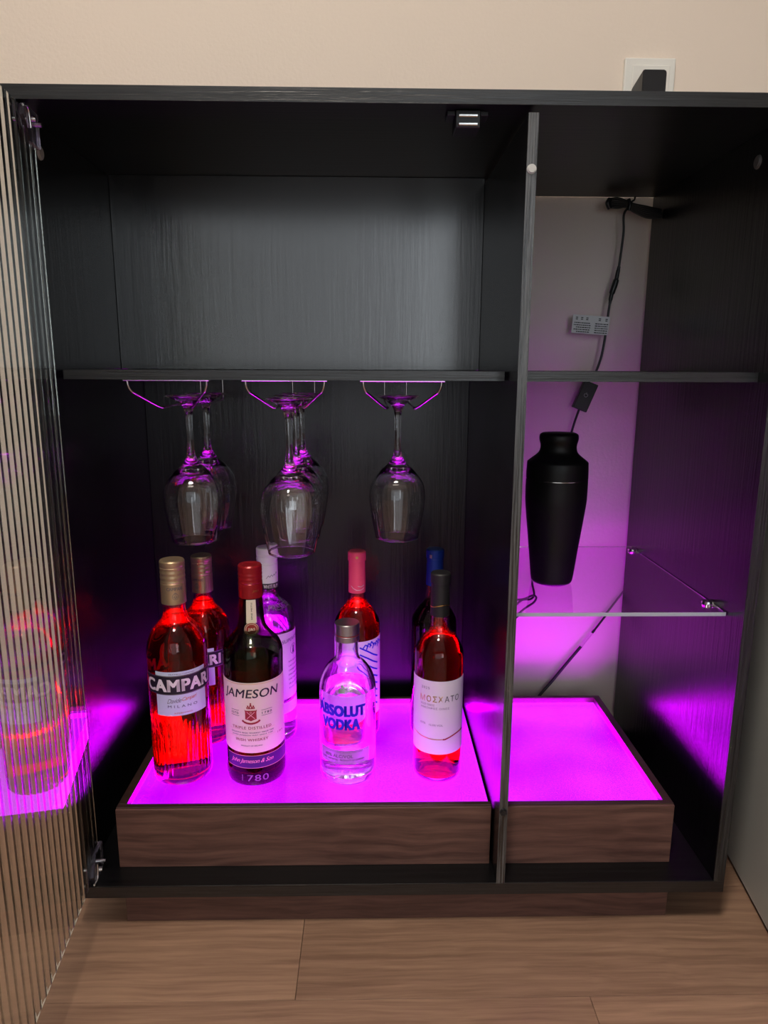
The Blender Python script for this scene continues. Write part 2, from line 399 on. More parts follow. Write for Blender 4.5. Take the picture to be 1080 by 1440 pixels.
# round bumpers on the divider, cover caps on the side panels
def knob(name, x, yy, z, r, th, axis, mat, par):
    bm = bmesh.new()
    for rr, h0, h1 in ((r, 0, th*.55), (r*.78, th*.55, th)):
        bmesh.ops.create_cone(bm, cap_ends=True, segments=28, radius1=rr, radius2=rr*.94, depth=h1-h0, matrix=Matrix.Translation((0, 0, (h0+h1)/2)))
    R_ = {'-Y': Matrix.Rotation(PI/2, 4, 'X'), '+X': Matrix.Rotation(PI/2, 4, 'Y'), '-X': Matrix.Rotation(-PI/2, 4, 'Y'), '-Z': Matrix.Rotation(PI, 4, 'X')}[axis]
    bm.transform(Matrix.Translation((x, yy, z-ZF)) @ R_)
    return from_bm(bm, name, mat, par, 40)
knob('bumper', (XDL+XDR)/2, 0, .960, .0056, .003, '-Y', 'rubber', cab)
knob('bumper', (XDL+XDR)/2, 0, .1314, .0052, .003, '-Y', 'black_plastic', cab)
knob('cover_cap', W-T, .0854, .9932, .0085, .0025, '-X', 'cap_grey', cab)
knob('cover_cap', T, .0781, .9934, .0085, .0025, '+X', 'rubber', cab)
# magnetic catch under the top panel
mc = cbox('magnetic_catch', .5215, .5505, .018, .052, 1.0085, ZT, 'black_plastic', None, .001)
cbox('mounting_ear', .512, .5215, .022, .046, 1.0225, ZT, 'black_plastic', mc, .0006)
cbox('mounting_ear', .5505, .560, .022, .046, 1.0225, ZT, 'black_plastic', mc, .0006)
for z0 in (1.0105, 1.0195): cbox('strike_bar', .5245, .5475, .0155, .0185, z0, z0+.0032, 'chrome', mc, .0008)

# ribbed glass door, hinged on the left, standing open
DZ0, DZ1, DTH, RIB, NR = .0205, 1.0245, .0042, .0172, 33
dd = Vector((.10460, -1, 0)).normalized(); dn = Vector((-1, -.10460, 0)).normalized()
dh = Vector((.0299-.1046*.045, .045, 0))
bm = bmesh.new(); inner = []; outer = []
NS = 8
for i in range(NR*NS+1):
    s = i*RIB/NS; ph = (i % NS)/NS
    h = .0030*math.sqrt(max(0, 1-(2*ph-1)**2*.98)) if True else 0
    inner.append(dh+dd*s); outer.append(dh+dd*s+dn*(DTH+h-.0004))
def col2(P): return [(bm.verts.new(cp((p.x, p.y, DZ0))), bm.verts.new(cp((p.x, p.y, DZ1)))) for p in P]
I2 = col2([inner[0], inner[-1]]); O2 = col2(outer)
for A, B in zip(O2, O2[1:]): bm.faces.new((A[0], A[1], B[1], B[0]))
bm.faces.new((I2[0][0], I2[1][0], I2[1][1], I2[0][1]))
bm.faces.new((I2[0][0], I2[0][1], O2[0][1], O2[0][0])); bm.faces.new((I2[1][1], I2[1][0], O2[-1][0], O2[-1][1]))
bm.faces.new([I2[0][0]]+[a[0] for a in O2]+[I2[1][0]]); bm.faces.new([I2[1][1]]+[a[1] for a in O2[::-1]]+[I2[0][1]])
bmesh.ops.recalc_face_normals(bm, faces=bm.faces)
door = from_bm(bm, 'glass_door', 'door_glass', cab, 45); door['label'] = 'clear vertically ribbed glass door'
for zz, sg in ((DZ1, -1), (DZ0, 1)):
    # clear plastic clamp hugging the glass corner, two screws, chrome bracket
    bm = bmesh.new()
    z_in, z_out = zz+sg*.036, zz-sg*.001
    for n0, n1 in ((-.0055, -.0006), (.0080, .0120)):
        prof = [(-.002, z_out), (.040, z_out), (.046, zz+sg*.012), (.030, z_in), (-.002, z_in)]
        a = [bm.verts.new(cp((*(dh+dd*s+dn*n0).xy, z))) for s, z in prof]; b = [bm.verts.new(cp((*(dh+dd*s+dn*n1).xy, z))) for s, z in prof]
        bm.faces.new(a); bm.faces.new(b[::-1])
        for k in range(5): bm.faces.new((a[k], b[k], b[(k+1) % 5], a[(k+1) % 5]))
    bmesh.ops.recalc_face_normals(bm, faces=bm.faces)
    cl = from_bm(bm, 'hinge_clamp', 'clear_plastic', door)
    for s, dz in ((.010, .012), (.028, .012)):
        p = dh+dd*s
        q0 = cp((*(p-dn*.0052).xy, zz+sg*dz)); q1 = cp((*(p-dn*.0130).xy, zz+sg*dz)) if True else None
        q0 = cp((*(p+dn*-.0052).xy, zz+sg*dz)); q1 = cp((*(p+dn*-.0125).xy, zz+sg*dz))
        tube('screw', [q0, q0.lerp(q1, .5), q1], .0034, 'chrome', door, 12, 2)
    tube('bracket', [cp((*(dh+dd*.050-dn*.0065).xy, zz+sg*.004)), cp((*(dh+dd*.034-dn*.0065).xy, zz+sg*.002)), cp((*(dh+dd*.030-dn*.0068).xy, zz+sg*.022))], .0014, 'chrome', door, 8, 4)

# glass shelf on clips in the right compartment
GX0, GX1, GY0, GY1, GZ = XDR+.001, W-T-.0015, .042, .405, .4075
gs = cbox('glass_shelf', GX0, GX1, GY0+.0008, GY1, GZ-.005, GZ, 'shelf_glass', None, .0003)
cbox('ground_edge', GX0, GX1, GY0, GY0+.0007, GZ-.0051, GZ+.0001, 'ground', gs, 0)
for yy in (.082, .375):
    for xs, sx in ((W-T, -1), (XDR, 1)):
        bm = bmesh.new()
        bmesh.ops.create_cone(bm, cap_ends=True, segments=20, radius1=.0085, radius2=.0075, depth=.0030, matrix=Matrix.Translation((xs+sx*.0085, yy, GZ+.0018-ZF)))
        bmesh.ops.create_cone(bm, cap_ends=True, segments=20, radius1=.0075, radius2=.0085, depth=.0030, matrix=Matrix.Translation((xs+sx*.0085, yy, GZ-.0070-ZF)))
        bm_box(bm, min(xs, xs+sx*.0040), max(xs, xs+sx*.0040), yy-.007, yy+.007, GZ-.0085-ZF, GZ+.0033-ZF, .0005)
        from_bm(bm, 'shelf_clip', 'chrome', cab, 35)

# ------------------------------------------------------------------ light trays
ZP = .1024; TY0, TY1, TZ = .0407, .3876, .1124
def tray(name, x0, x1, rim_left, rim_right, label, power=1.):
    t = empty(name, ((x0+x1)/2, (TY0+TY1)/2, ZB), label, 'light tray', 'walnut light trays on the cabinet floor')
    o = Vector(((x0+x1)/2, (TY0+TY1)/2, ZB))
    def tb(n, a, b, c, d, e, f, mat, bev=.0004): return box(n, a-o.x, b-o.x, c-o.y, d-o.y, e-o.z, f-o.z, mat, t, bev)
    rw = .0085
    tb('front_board', x0, x1, TY0, TY0+.004, ZB, TZ-.0012, 'walnut')
    tb('front_rim', x0, x1, TY0+.004, TY0+.004+rw, ZB, TZ, 'walnut_dark'); tb('back_board', x0, x1, TY1-rw, TY1, ZB, TZ, 'walnut_dark')
    ya, yb = TY0+.004+rw, TY1-rw
    if rim_left: tb('side_board', x0, x0+rw+.004, ya, yb, ZB, TZ, 'walnut_dark')
    else: tb('side_board', x0, x0+.003, ya, yb, ZB, ZP-.0036, 'walnut_dark')
    if rim_right: tb('side_board', x1-rw-.004, x1, ya, yb, ZB, TZ, 'walnut_dark')
    else: tb('side_board', x1-.003, x1, ya, yb, ZB, ZP-.0036, 'walnut_dark')
    xa = x0+(rw+.004 if rim_left else 0); xb = x1-(rw+.004 if rim_right else 0)
    tb('base', xa+.004, xb-.004, ya, yb, ZB, ZB+.006, 'black_plastic')
    pl = tb('diffuser_plate', xa+.0003, xb-.0003, ya+.0003, yb-.0003, ZP-.003, ZP, 'plate', 0); pl['label'] = 'glowing magenta diffuser plate'
    ld = bpy.data.lights.new('led_panel', 'AREA'); ld.shape = 'RECTANGLE'; ld.size = xb-xa-.001; ld.size_y = yb-ya-.001
    ld.color = LED; ld.energy = GLOW_L*power*PI*ld.size*ld.size_y; ld.spread = math.radians(140)
    lo = bpy.data.objects.new('led_panel', ld); COL.objects.link(lo); lo.parent = t
    lo.location = ((xa+xb)/2-o.x, (ya+yb)/2-o.y, ZP-.0040-o.z); lo.rotation_euler = (PI, 0, 0)
    # led strips along the back and the outer end, just inside the boards
    wd = .016; area = (xb-xa)*(yb-ya)*power
    st = [((xa+xb)/2, yb-.012, xb-xa-.02, wd)]
    for on, xs in ((rim_left, xa+.012), (rim_right, xb-.012)):
        if on: st.append((xs, (ya+yb)/2, wd, yb-ya-.05))
    tot = sum(q[2]*q[3] for q in st)
    for cx_, cy_, lx, ly in st:
        ld = bpy.data.lights.new('led_strip', 'AREA'); ld.shape = 'RECTANGLE'; ld.size = lx; ld.size_y = ly
        ld.color = LED; ld.energy = LED_L*PI*area*lx*ly/tot
        lo = bpy.data.objects.new('led_strip', ld); COL.objects.link(lo); lo.parent = t
        lo.location = (cx_-o.x, cy_-o.y, ZP-.0034-o.z); lo.rotation_euler = (PI, 0, 0)
    return t
tray('light_tray', .0562, .5990, True, False, 'long walnut tray glowing magenta with the bottles standing on it')
tray('light_tray', XDR+.001, .8678, False, True, 'short empty walnut tray glowing magenta under the cocktail shaker', 1.15)

# ------------------------------------------------------------------ glass racks and wine glasses
ZS = .7195
def rack(xc, label):
    t = empty('glass_rack', (xc, .18, ZS), label, 'glass rack', 'wire glass racks under the shelf')
    o = Vector((xc, .18, ZS))
    for n0, yy in (('mounting_plate', .075),):
        box(n0, -.056, .056, yy-.006-o.y, yy+.006-o.y, -.0018, -.0001, 'steel', t, .0004)
    box('mounting_plate', -.026, .026, .329-o.y, .341-o.y, -.0018, -.0001, 'steel', t, .0004)
    for s in (-1, 1):
        pts = [(s*.052, .075, -.0012), (s*.0510, .0755, -.009), (s*.0480, .078, -.0155), (s*.0440, .083, -.0190), (s*.0235, .112, -.0368), (s*.0185, .120, -.0385), (s*.0185, .15, -.0385), (s*.0185, .318, -.0385), (s*.0185, .332, -.0370), (s*.0185, .335, -.030), (s*.0185, .335, -.0012)]
        tube('wire', [Vector(p)-Vector((0, o.y, 0)) for p in pts], .0016, 'steel', t, 8, 5)
    return t
RX = (.156, .3105, .4655)
rack(RX[0], 'wire stemware rack with two glasses, beside the ribbed door')
rack(RX[1], 'wire stemware rack with three glasses in the middle of the shelf')
rack(RX[2], 'wire stemware rack with a single glass, beside the divider')
# glass profile measured upside down: z from the foot plane downwards
GP = [(0, 0), (.0300, 0), (.0322, -.0010), (.0322, -.0020), (.0270, -.0042), (.0180, -.0085), (.0100, -.0150), (.0062, -.0230), (.0048, -.0340), (.0043, -.0550), (.0046, -.0730), (.0060, -.0880), (.0105, -.0985), (.0165, -.1050), (.0260, -.1140), (.0350, -.1250), (.0405, -.1360), (.0428, -.1480), (.0428, -.1600), (.0405, -.1800), (.0370, -.2000), (.0331, -.2190)]
GI = [(.0320, -.2190), (.0361, -.2000), (.0397, -.1800), (.0419, -.1600), (.0418, -.1480), (.0393, -.1360), (.0335, -.1260), (.0240, -.1165), (.0120, -.1110), (0, -.1100)]
def dens(P, n=4): return [(max(0., v.x), v.y) for v in catmull([(a, b, 0) for a, b in P], n)]
gprof = [(0, 0), (.0300, 0)] + dens(GP[2:], 4)[:-1] + [(.03325, -.2176), (.03355, -.2184), (.03320, -.2192), (.03240, -.2195), (.03170, -.2190), (.03160, -.2182), (.03205, -.2172)] + dens(GI, 4)[1:]
gprof[-1] = (0, gprof[-1][1])
def opt(r, z, a):
    k = max(0., min(1., (-z-.118)/.02))*max(0., min(1., (.217+z)/.03))
    return r*(1+.0060*k*math.cos(20*a))
foot_me = None
gme = lathe_mesh('wine_glass', gprof, 120, opt); gme.shade_smooth(); gme.set_sharp_from_angle(angle=math.radians(60)); gme.materials.append(M['crystal'])
GZF = .6955
for x, yy, lab in ((RX[0]-.0005, .180, 'upside-down wine glass at the open end of the rack beside the ribbed door'),
                   (RX[0]+.0030, .274, 'upside-down wine glass behind another on the rack beside the ribbed door'),
                   (RX[1], .108, 'upside-down wine glass at the open end of the middle rack'),
                   (RX[1]+.0005, .195, 'second upside-down wine glass of three on the middle rack'),
                   (RX[1]+.0005, .282, 'innermost upside-down wine glass of three on the middle rack'),
                   (RX[2]-.001, .198, 'single upside-down wine glass hanging beside the divider')):
    g = bpy.data.objects.new('wine_glass', gme); COL.objects.link(g); g.location = (x, yy, GZF); g.rotation_euler.z = random.random()
    tag(g, lab, 'wine glass', 'wine glasses hanging in the racks')

# ------------------------------------------------------------------ bottles
def offset(P, th):
    out = []
    for r, z in P: out.append((max(r-th, .004), z))
    return out
def bottle(name, loc, label, outer, th, gmat, lmat, level, punt=.006, base=.007, seg=72, mod=None, cat='bottle'):
    """outer: (r, z) from the heel up to the rim"""
    t = empty(name, (loc[0], loc[1], ZP+.0003), label, cat, 'bottles on the light tray')
    t.rotation_euler.z = math.atan2(CAM.x-loc[0], loc[1]-CAM.y)      # label turned to where the photo shows it
    R0 = outer[0][0]
    O = [(0, punt), (R0*.45, punt*.75), (R0*.75, .0004), (R0*.88, 0)] + outer
    top = outer[-1][1]
    I = [(r-th, z) for r, z in outer if z > base+.012]
    I = I[::-1] + [(I[0][0]*.985, base+.006), (I[0][0]*.90, base+.001), (I[0][0]*.6, base+punt*.6), (0, base+punt)]
    lathe('glass_body', O+I, gmat, t, seg, mod, 50)
    if lmat:
        e = .0004; IL = [p for p in I[::-1]]
        L = [(0, IL[0][1]-e)] + [((r+e) if r > 0 else 0, z-e) for r, z in IL[1:4]]
        for r, z in IL[4:]:
            if z < level: L.append((r+e, z))
            else:
                rl = L[-1]; f = (level-rl[1])/max(1e-6, (z-rl[1])); L.append((rl[0]+(r+e-rl[0])*f, level)); break
        L.append((0, level))
        lathe('liquid', L, lmat, t, seg, None, 50)
    return t
def body(P, n=5): return dens(P, n)
def capring(z, r, d, k=3):           # a knurled / ridged band
    out = []
    for i in range(k): out += [(r, z+i*d), (r-.0006, z+i*d+d*.35), (r-.0006, z+i*d+d*.55), (r, z+i*d+d*.9)]
    return out

# --- red bitter bottles (two)
def bitter_bottle(loc, label, rot, size=1.):
    R = .0452
    P = [(R*.955, .001), (R*.985, .004), (R, .009), (R, .03), (R, .08), (R, .13), (R, .17), (R, .205)] + \
        body([(R, .205), (R*.985, .2165), (.0415, .2274), (.0358, .2389), (.0280, .2493), (.0205, .2570), (.0172, .2660), (.0163, .2760), (.0160, .2990)], 4)[1:]
    Pd = []
    for (r0, z0), (r1, z1) in zip(P, P[1:]):
        n = 5 if (z1-z0) > .02 else 1
        Pd += [(r0+(r1-r0)*k/n, z0+(z1-z0)*k/n) for k in range(n)]
    Pd.append(P[-1])
    def fl(r, z, a):
        if r < R*.9: return r
        k = max(0., min(1., (z-.012)/.006))*max(0., min(1., (.112-z)/.02)); return r*(1+.0200*k*(abs(math.cos(15*a))-.9))
    t = bottle('bitter_bottle', loc, label, Pd, .0028, 'glass', 'bitter', .2690, .004, .008, 240, fl)
    c = lathe('cap', [(0, .2990), (.0182, .2835), (.0186, .2836), (.0186, .3150), (.0180, .3160)] + capring(.3170, .0186, .0075, 3) + [(.0180, .3400), (.0184, .3410), (.0184, .3480), (.0172, .3500), (0, .3500)], 'gold_cap', t, 48, None, 30)
    text_cyl('lettering', 'CAMPARI', .0188, -36+rot, 38+rot, .3085, .0052, 'grey_ink', c, .02)
    polys('emblem', ring(0, 0, .0042, .0048, 20)+ring(0, 0, .0015, .0021, 12)+stroke([(-.0025, .0038), (0, .0062), (.0025, .0038)], .0006)+stroke([(-.003, 0), (0, -.003), (.003, 0)], .0005), 'grey_ink', c, (.0188, 3+rot, .2965))
    r = R+.0003
    a = wrap('label_top', r, -50+rot, 52+rot, .1815, .1885, 'pale_blue_paper', t)
    text_cyl('lettering', 'FRATELLI CAMPARI', r+.0003, -22+rot, 26+rot, .1848, .0016, 'navy_ink', a)
    b = wrap('label_band', r+.0001, -78+rot, 86+rot, .1520, .1822, 'ink', t, 40)
    for zz in (.1527, .1811): wrap('pinstripe', r+.0003, -78+rot, 86+rot, zz, zz+.0004, 'silver', b, 40)
    text_cyl('lettering', 'CAMPARI', r+.0006, -74+rot, 68+rot, .1668, .0200, 'white_ink', b, .045, 0, 1.05)
    lab = wrap('label', r, -50+rot, 52+rot, .1180, .1522, 'pale_blue_paper', t)
    text_cyl('signature', 'Davide', r+.0003, -28+rot, -1+rot, .1425, .0072, 'grey_ink', lab, 0, .45, .9, .08)
    text_cyl('signature', 'Campari', r+.0003, 0+rot, 29+rot, .1440, .0078, 'orange_ink', lab, 0, .45, .9, .08)
    text_cyl('lettering', 'MILANO', r+.0003, -27+rot, 29+rot, .1332, .0042, 'navy_ink', lab, 0, 0, 1.6)
    text_cyl('lettering', 'APERITIVO', r+.0003, -16+rot, 18+rot, .1222, .0022, 'orange_ink', lab, .02, 0, 1.2)
    t.scale = (size, size, size)
    return t
bitter_bottle((.1246, .1554), 'large red bitter bottle with gold cap, standing in front of a smaller one', 4)
bitter_bottle((.1400, .2700), 'smaller red bitter bottle with gold cap, partly hidden behind the larger one', -34, .93)

# --- whiskey
R = .0458
P = [(R*.965, .001), (R*1.0, .005), (R*1.012, .012), (R*1.012, .022), (R*.99, .029), (R*.985, .10), (R*.99, .17), (R, .195)] + \
    body([(R, .195), (R*.99, .2095), (.0408, .2217), (.0335, .2300), (.0270, .2380), (.0212, .2483), (.0188, .2640), (.0174, .2900), (.0165, .3100)], 4)[1:]
wh = bottle('whiskey_bottle', (.2414, .1540), 'dark green whiskey bottle with dark red cap and cream label', P, .0032, 'green_glass', 'whiskey', .1890, .007, .018)
c = lathe('cap', [(0, .3095), (.0178, .2932), (.0181, .2934), (.0181, .3150), (.0176, .3156)] + capring(.3165, .0181, .0062, 3) + [(.0178, .3360), (.0180, .3366), (.0180, .3412), (.0165, .3432), (.0120, .3430), (.0110, .3422), (0, .3422)], 'red_cap', wh, 48, None, 30)
text_cyl('signature', 'Jameson', .0183, 8, 40, .3050, .0050, 'brass', c, 0, .4)
nb = wrap('neck_strip', .0186, -24, 22, .2560, .2920, 'paper', wh, 10)
def frustum_fix(o, z0, r0, z1, r1, base):
    for v in o.data.vertices:
        k = (v.co.z-z0)/(z1-z0); rr = r0+(r1-r0)*k; f = (rr+(math.hypot(v.co.x, v.co.y)-base))/math.hypot(v.co.x, v.co.y); v.co.x *= f; v.co.y *= f
frustum_fix(nb, .2560, .0199, .2920, .0177, .0186)
tx = text_cyl('lettering', 'ESTABLISHED SINCE', .0193, -4, 6, .274, .026, 'ink', nb)
bpy.data.objects.remove(tx)
me = text_mesh('SINE METU', .01); fit(me, .026, .0022)
for v in me.vertices: v.co = Vector((-v.co.y, v.co.x, 0))
bend(me, .0191, 1, .2745); tx = obj('lettering', me, 'ink', nb); frustum_fix(tx, .2560, .0199, .2920, .0177, .0188)
se = polys('seal', [disc(0, 0, .0110, 32)], 'paper', wh, (.0224, -2, .2470))
polys('seal_ring', ring(0, 0, .0088, .0104, 28), 'red_ink', se, (.0227, -2, .2470))
polys('seal_face', [disc(0, 0, .0080, 28)], 'red_ink', se, (.0227, -2, .2470))
text_cyl('lettering', 'JJ&S', .0231, -16, 12, .2470, .0052, 'paper', se, .02)
for o in (se, *se.children): o.data.transform(Matrix.Rotation(math.radians(-9), 4, 'X') @ Matrix.Identity(4)) if False else None
r = R*.99+.0004
lab = wrap('label', r, -88, 80, .0590, .1715, 'paper', wh, 40, None, lambda t: -.0020*math.sin(PI*t))
wrap('border', r+.0002, -88, 80, .1692, .1697, 'brass', lab, 40)
text_cyl('lettering', 'JAMESON', r+.0005, -66, 50, .1520, .0182, 'ink', lab, .012, .16, 1.02)
text_cyl('lettering', 'ESTD', r+.0004, -48, -32, .1218, .0036, 'ink', lab, .01, 0, 1.3)
text_cyl('lettering', '1780', r+.0004, 13, 33, .1218, .0036, 'ink', lab, .01, 0, 1.3)
for zz in (.1262, .1174):
    for a0, a1 in ((-49, -31), (12, 34)): wrap('rule', r+.0002, a0, a1, zz, zz+.0004, 'ink', lab, 4)
sh_ = [(-.0095, .0085), (-.0075, .0072), (.0075, .0072), (.0095, .0085), (.0086, .0050), (.0086, -.0070), (.0050, -.0078), (0, -.0100), (-.0050, -.0078), (-.0086, -.0070), (-.0086, .0050)]
cr = polys('crest', [sh_], 'red_ink', lab, (r+.0004, -8, .1200))
polys('crest_cross', stroke([(-.006, .005), (.006, -.006)], .0010)+stroke([(.006, .005), (-.006, -.006)], .0010)+ring(0, .004, .0010, .0016, 10), 'rose_ink', cr, (r+.0007, -8, .1200))
polys('crown', stroke([(-.006, .0115), (-.004, .0140), (-.002, .0110), (0, .0175), (.002, .0110), (.004, .0140), (.006, .0115)], .0016)+[disc(0, .0185, .0012, 10), disc(-.0042, .0148, .0010, 10), disc(.0042, .0148, .0010, 10), [(-.0062, .0098), (.0062, .0098), (.0062, .0112), (-.0062, .0112)]], 'red_ink', lab, (r+.0004, -8, .1200))
polys('ribbon', stroke([(-.0135, -.0090), (-.0110, -.0115), (-.0060, -.0135), (0, -.0143), (.0060, -.0135), (.0110, -.0115), (.0135, -.0090)], .0030), 'red_ink', lab, (r+.0004, -8, .1200))
text_cyl('lettering', 'TRIPLE DISTILLED', r+.0004, -47, 31, .0985, .0044, 'red_ink', lab, .012, 0, 1.15)
text_cyl('lettering', 'SMOOTH IRISH WHISKEY MADE THE', r+.0004, -50, 36, .0905, .0023, 'ink', lab, .01, 0, 1.1)
text_cyl('lettering', 'JOHN JAMESON WAY SINCE 1780', r+.0004, -48, 34, .0862, .0023, 'ink', lab, .01, 0, 1.1)
text_cyl('lettering', 'IRISH WHISKEY', r+.0004, -40, 24, .0788, .0044, 'red_ink', lab, .012, 0, 1.1)
text_cyl('lettering', 'PRODUCT OF IRELAND', r+.0004, -29, 12, .0690, .0018, 'ink', lab, .01, 0, 1.1)
text_cyl('lettering', '1 litre', r+.0004, 46, 62, .0815, .0036, 'red_ink', lab)
for zz in (.0950, .0832): wrap('rule', r+.0002, -54, 40, zz, zz+.0003, 'rose_ink', lab, 12)
bd = wrap('signature_band', r, -66, 82, .0310, .0525, 'navy_ink', wh, 36)
for zz in (.0313, .0518): wrap('rule', r+.0002, -66, 82, zz, zz+.0005, 'rose_ink', bd, 30)
text_cyl('signature', 'John Jameson & Son', r+.0004, -55, 34, .0425, .0090, 'rose_ink', bd, 0, .45, .92)
text_cyl('embossed_year', '1780', R*1.012+.0003, -30, 22, .0150, .0105, 'emboss', wh, .006, 0, 1.15)

# --- white rum
R = .0440
P = [(R*.955, .001), (R*.985, .004), (R, .010), (R, .06), (R, .12), (R, .17), (R, .212)] + \
    body([(R, .212), (R*.985, .2210), (.0405, .2290), (.0340, .2360), (.0255, .2425), (.0190, .2500), (.0168, .2600), (.0160, .2780), (.0158, .2950)], 4)[1:]
ru = bottle('rum_bottle', (.2490, .2745), 'clear white rum bottle with white cap behind the whiskey', P, .0030, 'glass', 'clear_spirit', .2010, .005, .009)
c = lathe('cap', [(0, .2960), (.0172, .2690), (.0176, .2692), (.0176, .3100), (.0170, .3108)] + capring(.3115, .0178, .0080, 2) + [(.0172, .3280), (.0176, .3286), (.0176, .3365), (.0164, .3384), (0, .3384)], 'white_cap', ru, 48, None, 30)
wrap('cap_band', .0178, -180, 179.9, .2692, .2790, 'ink', c, 48)
text_cyl('lettering', 'WHITE RUM', .0183, -22, 62, .2740, .0062, 'white_ink', c, .02)
polys('signature', stroke([(-.010, -.004), (-.006, .001), (-.004, -.002), (-.001, .002), (.001, -.001), (.004, .003), (.005, 0), (.009, .006), (.010, .002)], .0006), 'ink', c, (.0180, 25, .2920))
em = text_cyl('embossed_lettering', 'PRESIDENTE', .0300, 0, 130, .2400, .0080, 'emboss', ru, .01)
for v in em.data.vertices:
    z = v.co.z; rr = .0402-(z-.2295)*1.02+.0006; f = rr/math.hypot(v.co.x, v.co.y); v.co.x *= f; v.co.y *= f
lab = wrap('label', R+.0004, -60, 100, .0800, .1935, 'white_paper', ru, 36, lambda t: .004*math.sin(PI*t), lambda t: -.002*math.sin(PI*t))
text_cyl('lettering', 'SUPERIOR', R+.0008, 28, 84, .1830, .0060, 'navy_ink', lab, 0, 0, 1., .06)
polys('emblem', ring(0, 0, .0085, .0092, 20)+[disc(0, .004, .0022, 12), [(-.003, -.007), (.003, -.007), (.0018, .002), (-.0018, .002)]], 'navy_ink', lab, (R+.0008, 62, .1640))
for i in range(7): text_cyl('lettering', ('RON BLANCO', 'CARTA BLANCA', 'CARIBBEAN RUM', 'PREMIUM', 'DISTILLED', 'SELECTION', '37,5% VOL')[i], R+.0008, 44, 82, .1440-.008*i, .0030, 'navy_ink', lab)
wrap('label', R+.0004, -60, 100, .0520, .0720, 'lilac_paper', ru, 36)

# --- vodka
R = .0442
P = [(R*.955, .001), (R*.985, .005), (R, .012), (R, .06), (R, .10), (R, .140)] + \
    body([(R, .140), (R*.985, .1520), (.0405, .1640), (.0355, .1750), (.0280, .1850), (.0205, .1915), (.0178, .1985), (.0172, .2080), (.0168, .2260)], 4)[1:]
vo = bottle('vodka_bottle', (.3874, .1522), 'short clear vodka bottle with silver cap and blue lettering', P, .0034, 'glass', 'clear_spirit', .1480, .006, .007)
c = lathe('cap', [(0, .2262), (.0186, .2232), (.0190, .2234), (.0190, .2318), (.0183, .2324), (.0183, .2338), (.0190, .2344), (.0190, .2500), (.0182, .2512), (0, .2512)], 'silver', vo, 56, None, 30)
wrap('cap_ring', .0184, -180, 179.9, .2325, .2337, 'red_ink', c, 48)
r = R+.0004
text_cyl('lettering', 'ABSOLUT', r, -70, 37, .1250, .0182, 'blue_ink', vo, .072, 0, .98)
text_cyl('lettering', 'VODKA', r, -58, 25, .1030, .0182, 'blue_ink', vo, .072, 0, .98)
md = polys('medallion', ring(0, 0, .0090, .0112, 32), 'clear_plastic', vo, (.0400, -12, .1610))
polys('medallion_face', [disc(0, .0030, .0026, 16), [(-.0050, -.0070), (.0050, -.0070), (.0036, -.0010), (-.0036, -.0010)], disc(-.0030, -.0020, .0022, 12), disc(.0030, -.0020, .0022, 12)], 'silver', md, (.0402, -12, .1600))
for o in (md, *md.children):
    for v in o.data.vertices:
        rr = .0423-(v.co.z-.150)*.33 + (.0008 if o is md else .0010); f = rr/math.hypot(v.co.x, v.co.y); v.co.x *= f; v.co.y *= f
polys('embossed_crest', ring(0, 0, .0060, .0068, 16, 0, 180)+stroke([(-.010, -.002), (-.004, .001), (0, -.001), (.004, .001), (.010, -.002)], .0012), 'clear_plastic', vo, (.0345, 0, .1800))
lab = wrap('label', r, -64, 47, .0370, .0600, 'silver_label', vo, 30)
for zz in (.0373, .0594): wrap('rule', r+.0002, -64, 47, zz, zz+.0004, 'grey_ink', lab, 24)
text_cyl('lettering', '40% ALC/VOL', r+.0005, -50, 10, .0502, .0054, 'grey_ink', lab, .02, 0, 1.05)
text_cyl('lettering', '1 LITRE  IMPORTED  PRODUCT OF SWEDEN', r+.0005, -60, 34, .0438, .0030, 'grey_ink', lab, .02)
text_cyl('lettering', 'PRODUCED AND BOTTLED IN AHUS SWEDEN', r+.0005, -50, 34, .0397, .0018, 'grey_ink', lab)
text_cyl('lettering', 'DISTILLED FROM GRAIN GROWN IN THE RICH FIELDS', r+.0005, -48, 30, .0570, .0018, 'grey_ink', lab)
text_cyl('embossed_lettering', 'COUNTRY OF SWEDEN', r+.0002, -58, 44, .0245, .0062, 'clear_plastic', vo, .01, 0, 1.1)

# --- wine bottles
def wine(loc, label, lmat, capmat, R, top, level, capz, gm='glass', flip=None):
    s = top/.331
    P = [(R*.93, .001), (R*.975, .004), (R, .010), (R, .05), (R, .10), (R, .15), (R, .1990*s)] + \
        body([(R, .1990*s), (R*.985, .2060*s), (R*.93, .2130*s), (.0262, .2292*s), (.0185, .2380*s), (.0153, .2470*s), (.0143, .2600*s), (.0139, .2900*s), (.0136, .3280*s)], 4)[1:]
    t = bottle('wine_bottle', loc, label, P, .0030, gm, lmat, level, .022, .006)
    rc = .0146
    cpn = lathe('capsule', [(0, top-.004), (.0138, capz-.0002), (rc, capz), (rc, capz+.01), (rc-.0006, top-.022), (rc-.0006, top-.0165), (rc+.0006, top-.0160), (rc+.0006, top-.0020), (rc-.001, top-.0002), (rc*.55, top), (0, top-.0004)], capmat, t, 48, None, 35)
    return t, cpn
mo, mc_ = wine((.5297, .1505), 'wine bottle with charcoal capsule and plain pale label', 'redwine', 'charcoal_cap', .0378, .3312, .2330, .2640)
wave = [(math.radians(a)*.0150, .0022*math.sin(math.radians(a*2.0+40))) for a in range(-85, 86, 6)]
polys('gold_wave', stroke(wave, .0014), 'brass', mc_, (.0150, 0, .2805))
r = .0378+.0004
lab = wrap('label', r, -88, 84, .0500, .1705, 'white_paper', mo, 40)
text_cyl('lettering', '2025', r+.0004, -41, -20, .1585, .0040, 'grey_ink', lab, 0, 0, 1.2)
